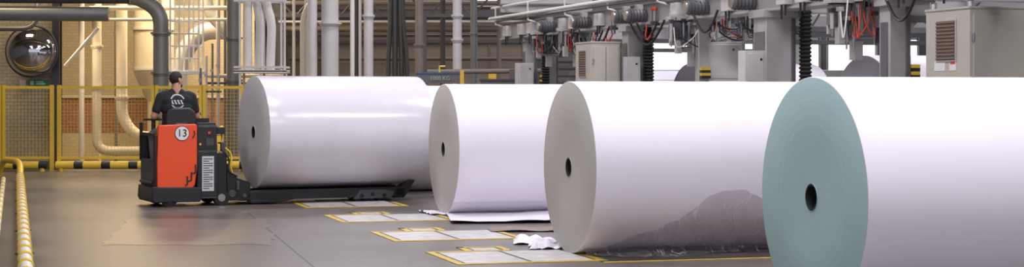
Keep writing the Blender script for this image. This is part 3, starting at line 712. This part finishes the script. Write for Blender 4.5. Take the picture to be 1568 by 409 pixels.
b.box((.83, .05, .1), (.98, .7, .7), 'blackmetal'); b.prism([(.98, .04, .06), (1.3, .04, .06), (1.3, .04, .3), (1.12, .04, .36), (.98, .04, .5)], (0, .06, 0), 'blackmetal')
b.prism([(.98, .68, .06), (1.3, .68, .06), (1.3, .68, .3), (1.12, .68, .36), (.98, .68, .5)], (0, .06, 0), 'blackmetal')
b.box((.98, .1, .06), (1.3, .7, .2), 'blackmetal'); b.box((1.1, .0, .2), (1.14, .78, .32), 'darkgrey')
b.cyl((1.0, .2, .55), (1.0, .2, .15), .035, 'blackmetal'); b.cyl((1.0, .55, .55), (1.0, .55, .15), .035, 'blackmetal')
b.tube(fillet([(.9, .06, .75), (1.02, .04, .62), (.98, .02, .45), (1.12, .04, .38)], .1), .012, 'black', 8); b.tube(fillet([(.9, .1, .8), (1.06, .08, .7), (1.03, .05, .5), (1.06, .06, .42)], .1), .012, 'yellow', 8)
b.cyl((1.05, .03, .15), (1.05, .06, .15), .05, 'darkgrey', seg=18); b.cyl((1.22, .02, .12), (1.22, .05, .12), .03, 'darkgrey', seg=14)
b.done(parent=truck, bevel=.008)
b = B('forks')
for (y0, y1) in ((.02, .22), (.58, .78)):
    b.box((1.28, y0, .06), (3.5, y1, .175), 'blackmetal'); b.prism([(1.3, y0, .06), (1.9, y0, .06), (1.7, y0, .02), (1.3, y0, .02)], (0, y1-y0, 0), 'blackmetal')
    b.box((1.3, y0, .175), (3.45, y0+.03, .19), 'blackmetal')
    b.prism([(2.75, y0-.012, .04), (3.3, y0-.012, .04), (3.35, y0-.012, .13), (3.2, y0-.012, .16), (2.85, y0-.012, .16)], (0, y1-y0+.024, 0), 'darkgrey')
    for x in (2.87, 3.03, 3.2): b.cyl((x, y0-.02, .08 if x != 3.03 else .1), (x, y0-.01, .08 if x != 3.03 else .1), .03, 'blackmetal', seg=14)
    for x in (2.95, 3.15): b.cyl((x, y0+.04, .05), (x, y1-.04, .05), .05, 'rubber', seg=18)
    b.prism([(3.36, y0, .04), (3.5, y0, .04), (3.66, y0, .27), (3.58, y0, .29), (3.48, y0, .2), (3.38, y0, .18)], (0, y1-y0, 0), 'blackmetal')
b.box((1.28, .2, .06), (1.5, .6, .16), 'blackmetal'); b.box((3.4, .2, .06), (3.5, .6, .1), 'blackmetal')
b.done(parent=truck, bevel=.006)
def tw(x, y): return (T.x+x*math.cos(AT)-y*math.sin(AT), T.y+x*math.sin(AT)+y*math.cos(AT))
rx, ry = tw(1.45, .4)
reel(rx, ry, AT, 2.37, 1.53, .198, 'face_light', 'paper_wrap', core=.085)

# ------------------------------------------------------------------ driver
drv = empty('truck_driver', T, AT)
caps = []
def cp(a, b_, ra, rb, lab, sc=None): caps.append((Vector(a), Vector(b_), ra, rb, lab))
cx = .37
cp((cx-.09, .33, 1.0), (cx+.09, .33, 1.0), .125, .125, 'trouser')
cp((cx-.075, .33, 1.08), (cx+.075, .33, 1.08), .125, .125, 'shirt')
cp((cx-.08, .33, 1.18), (cx+.08, .33, 1.18), .115, .115, 'shirt')
cp((cx-.10, .335, 1.30), (cx+.10, .335, 1.30), .118, .118, 'shirt')
cp((cx-.12, .34, 1.39), (cx+.12, .34, 1.39), .108, .108, 'shirt')
cp((cx-.17, .34, 1.455), (cx+.17, .34, 1.455), .068, .068, 'shirt')
cp((cx-.06, .345, 1.49), (cx+.06, .345, 1.49), .062, .062, 'shirt')
cp((cx, .345, 1.50), (cx+.005, .36, 1.60), .064, .059, 'skin')
cp((cx-.205, .34, 1.44), (cx-.27, .33, 1.27), .068, .060, 'shirt')
cp((cx-.27, .33, 1.27), (cx-.30, .34, 1.185), .048, .045, 'skin')
cp((cx-.30, .34, 1.185), (cx-.22, .53, 1.17), .045, .030, 'skin')
cp((cx+.205, .34, 1.44), (cx+.255, .35, 1.27), .068, .060, 'shirt')
cp((cx+.255, .35, 1.27), (cx+.28, .37, 1.185), .048, .045, 'skin')
cp((cx+.28, .37, 1.185), (cx+.34, .58, 1.22), .045, .030, 'skin')
for sx, kx in ((-1, cx-.24), (1, cx+.08)):
    cp((cx+.09*sx, .36, 1.0), (kx, .66, .93), .095, .068, 'trouser')
    cp((kx, .66, .93), (kx+.02, .64, .44), .064, .045, 'trouser')
    cp((kx+.02, .63, .36), (kx+.01, .72, .345), .04, .036, 'shoe')
    cp((kx+.02, .64, .44), (kx+.02, .635, .37), .042, .04, 'shoe')
def build_remesh(name, caplist, ells, voxel, labels, parent, smooth=4, post=None):
    b = B(name)
    for a, c, ra, rb, lab in caplist:
        b.tube([a, c], ra, 'skin', 20, radii=[ra, rb]); b.ell(a, ra, 'skin', 20, 12); b.ell(c, rb, 'skin', 20, 12)
    for c, r, rot, lab in ells: b.ell(c, r, 'skin', 24, 16, rot)
    o = b.done(parent=parent)
    o.modifiers.new('r', 'REMESH').mode = 'VOXEL'; o.modifiers['r'].voxel_size = voxel
    sm = o.modifiers.new('s', 'SMOOTH'); sm.iterations = smooth; sm.factor = .5
    dg = bpy.context.evaluated_depsgraph_get(); dg.update()
    me = bpy.data.meshes.new_from_object(o.evaluated_get(dg)); o.modifiers.clear(); o.data = me
    me.materials.clear()
    for l in labels: me.materials.append(M[l])
    for p in me.polygons:
        c = p.center; best = 1e9; lb = labels[0]
        for a, d, ra, rb, lab in caplist:
            ab = d-a; t = max(0, min(1, (c-a).dot(ab)/max(1e-9, ab.length_squared))); q = (c-(a+ab*t)).length-(ra+(rb-ra)*t)
            if q < best: best = q; lb = lab
        for cc, r, rot, lab in ells:
            v = c-Vector(cc)
            if rot: v = rot.to_3x3().inverted()@v
            v = Vector((v.x/r[0], v.y/r[1], v.z/r[2])); q = (v.length-1)*min(r)
            if q < best: best = q; lb = lab
        if post: lb = post(c, lb)
        p.material_index = labels.index(lb); p.use_smooth = True
    return o
def shirt_mat():
    m_, nt, b_ = newmat('black_tshirt')
    tc = nt.nodes.new('ShaderNodeTexCoord'); sp = nt.nodes.new('ShaderNodeSeparateXYZ'); nt.links.new(tc.outputs['Object'], sp.inputs[0])
    dx = math_node(nt, 'SUBTRACT', sp.outputs['X'], cx-.01); dz = math_node(nt, 'SUBTRACT', sp.outputs['Z'], 1.385)
    r = math_node(nt, 'SQRT', math_node(nt, 'ADD', math_node(nt, 'POWER', dx, 2), math_node(nt, 'POWER', dz, 2)))
    ringm = math_node(nt, 'LESS_THAN', math_node(nt, 'ABSOLUTE', math_node(nt, 'SUBTRACT', r, .09)), .008)
    lower = math_node(nt, 'MAXIMUM', math_node(nt, 'GREATER_THAN', dz, .03), math_node(nt, 'LESS_THAN', dz, -.05))
    ringm = math_node(nt, 'MULTIPLY', ringm, lower)
    ax = math_node(nt, 'ABSOLUTE', dx)
    band = math_node(nt, 'MULTIPLY', math_node(nt, 'LESS_THAN', math_node(nt, 'ABSOLUTE', math_node(nt, 'ADD', dz, .01)), .028), math_node(nt, 'LESS_THAN', ax, .08))
    strp = math_node(nt, 'GREATER_THAN', math_node(nt, 'SINE', math_node(nt, 'ADD', math_node(nt, 'MULTIPLY', dx, 150), math_node(nt, 'MULTIPLY', dz, 60))), -.1)
    f = math_node(nt, 'MAXIMUM', ringm, math_node(nt, 'MULTIPLY', band, strp))
    f = math_node(nt, 'MULTIPLY', f, math_node(nt, 'LESS_THAN', sp.outputs['Y'], .30))
    mx = nt.nodes.new('ShaderNodeMix'); mx.data_type = 'RGBA'; mx.inputs['A'].default_value = (.014, .015, .018, 1); mx.inputs['B'].default_value = (.55, .55, .57, 1)
    nt.links.new(f, mx.inputs['Factor']); nt.links.new(mx.outputs['Result'], b_.inputs['Base Color']); b_.inputs['Roughness'].default_value = .85
    n = nt.nodes.new('ShaderNodeTexNoise'); n.inputs['Scale'].default_value = 9; nt.links.new(tc.outputs['Object'], n.inputs['Vector'])
    bp = nt.nodes.new('ShaderNodeBump'); bp.inputs['Strength'].default_value = .6; bp.inputs['Distance'].default_value = .03
    nt.links.new(n.outputs['Fac'], bp.inputs['Height']); nt.links.new(bp.outputs['Normal'], b_.inputs['Normal'])
    return m_
M['shirt'] = shirt_mat()
build_remesh('body', caps, [], .0075, ['shirt', 'skin', 'trouser', 'shoe'], drv, 5)
hd = empty('head', (cx+.01, .375, 1.665), R(-62)); hd.parent = drv
hells = [((0, -.012, .03), (.078, .098, .092), None, 'hair'), ((0, .018, -.01), (.068, .08, .10), None, 'skin'), ((0, .045, -.065), (.048, .048, .045), None, 'skin'),
         ((0, .098, -.005), (.014, .02, .028), Matrix.Rotation(R(-20), 4, 'X'), 'skin'), ((0, .09, -.045), (.026, .014, .014), None, 'skin'),
         ((-.078, -.005, -.01), (.012, .02, .033), None, 'skin'), ((.078, -.005, -.01), (.012, .02, .033), None, 'skin'), ((0, .085, .028), (.05, .014, .012), None, 'skin')]
def hp(c, lb):
    if abs(c.x) > .074 and -.05 < c.z < .03 and abs(c.y+.005) < .025: return 'skin'
    if c.y < .045 and c.z > .0+.9*(c.y) and c.z > -.055: return 'hair'
    if c.z > .058+.2*abs(c.x) : return 'hair'
    if c.y > .02 and -.115 < c.z < -.062: return 'hair'
    return 'skin'
build_remesh('head_mesh', [(Vector((0, -.01, -.12)), Vector((0, -.005, -.04)), .058, .058, 'skin')], hells, .005, ['skin', 'hair'], hd, 2, hp)
b = B('face_features')
for sx in (-1, 1):
    b.ell((sx*.029, .088, .008), (.012, .008, .007), 'white', 12, 8); b.ell((sx*.029, .0935, .008), (.005, .004, .005), 'eye', 10, 6); b.ell((sx*.03, .093, .026), (.018, .006, .004), 'hair', 10, 6)
b.ell((0, .103, -.045), (.022, .004, .003), 'eye', 10, 6)
b.done(parent=hd)
def hand(name, wrist, fdir, down, side, curl, parent):
    b_caps = []; w = Vector(wrist); f = Vector(fdir).normalized(); dn = Vector(down); dn = (dn-f*dn.dot(f)).normalized(); sd = f.cross(dn).normalized()*side
    for i in (-1, 0, 1): b_caps.append((w+sd*.012*i, w+f*.085+sd*.026*i, .016, .0145, 'skin'))
    for i, L in enumerate((.072, .08, .075, .058)):
        base = w+f*.088+sd*(.036-.024*i); d = f.copy(); p = base
        for k, (fr, an) in enumerate(((.45, curl*.5), (.3, curl*1.2), (.25, curl*1.8))):
            d = (f*math.cos(an)+dn*math.sin(an)).normalized(); q = p+d*L*fr; b_caps.append((p, q, .0092-.0008*k, .0086-.0008*k, 'skin')); p = q
    tb = w+f*.03+sd*.03; t1 = tb+(f*.6+sd*.6+dn*.35).normalized()*.035; t2 = t1+(f*.6+sd*.1+dn*.8).normalized()*.032
    b_caps += [(tb, t1, .013, .0105, 'skin'), (t1, t2, .0105, .009, 'skin'), (w-f*.03, w+f*.02, .027, .024, 'skin')]
    build_remesh(name, b_caps, [], .0042, ['skin'], parent, 1)
hand('hand_left', (cx-.215, .545, 1.172), (-.05, 1, -.05), (0, 0, -1), 1, .9, drv)
hand('hand_right', (cx+.343, .59, 1.235), (.08, .5, .05), (0, 0, -1), -1, .85, drv)

# ------------------------------------------------------------------ lights
def area(name, loc, size, sy, power, col, rot=(0, 0, 0)):
    l = bpy.data.lights.new(name, 'AREA'); l.shape = 'RECTANGLE'; l.size = size; l.size_y = sy; l.energy = power; l.color = col
    o = bpy.data.objects.new(name, l); o.location = loc; o.rotation_euler = rot; scene.collection.objects.link(o)
    return o
cool = (.98, .96, 1.0); KP = .58
for i, (x, y, p) in enumerate([(1, 4, 420), (6, 4, 420), (1.5, 10, 420), (6, 10.5, 420), (0, 15.5, 420), (5, 17, 380), (-2, 20.5, 420), (3.5, 23, 380), (-3, 26.5, 420), (3, 29, 350), (8, 29, 350), (-2, 33, 300), (8, 38, 300), (3, 38.5, 280), (-1.5, 42.2, 180), (-8.5, 9, 380), (-9.5, 17, 300), (-9, 25, 160)]):  # far-left lamps are added fill to brighten reel faces and mirror
    area('hall_and_fill_light', (x, y, 7.2), 2.6, 1.0, p*KP, cool)
    b = B('light_housing'); b.box((x-1.35, y-.55, 7.25), (x+1.35, y+.55, 7.4), 'machine')  # box above each light, the added left ones included
    for q in (-1, 1): b.tube([(x+q, y, 7.4), (x+q, y, 8)], .015, 'steel', 6)
    b.done()
warm = (1., .76, .45)
area('sodium_lamp_light', (-8, 37.0, 5.2), 2.5, 1.0, 340, warm)
area('sodium_lamp_light', (-10.0, 31.5, 6.0), 1.5, .8, 110, warm, (R(25), 0, 0))
area('sodium_lamp_light', (-6.4, 39, 4.6), 1, .6, 160, warm)
area('sodium_lamp_light', (-9.5, 36.2, 2.9), .6, .6, 40, warm)

w = bpy.data.worlds.new('world'); scene.world = w; w.use_nodes = True
w.node_tree.nodes['Background'].inputs[0].default_value = (.88, .88, 1, 1); w.node_tree.nodes['Background'].inputs[1].default_value = .9

# ------------------------------------------------------------------ camera
cd = bpy.data.cameras.new('camera'); cam = bpy.data.objects.new('camera', cd); scene.collection.objects.link(cam)
cam.location = (0, 0, 1.5); cam.rotation_euler = (R(90), 0, 0); cd.sensor_width = 36; cd.sensor_fit = 'HORIZONTAL'
cd.lens = 60.84; cd.shift_y = -.0399; cd.clip_end = 200
scene.camera = cam
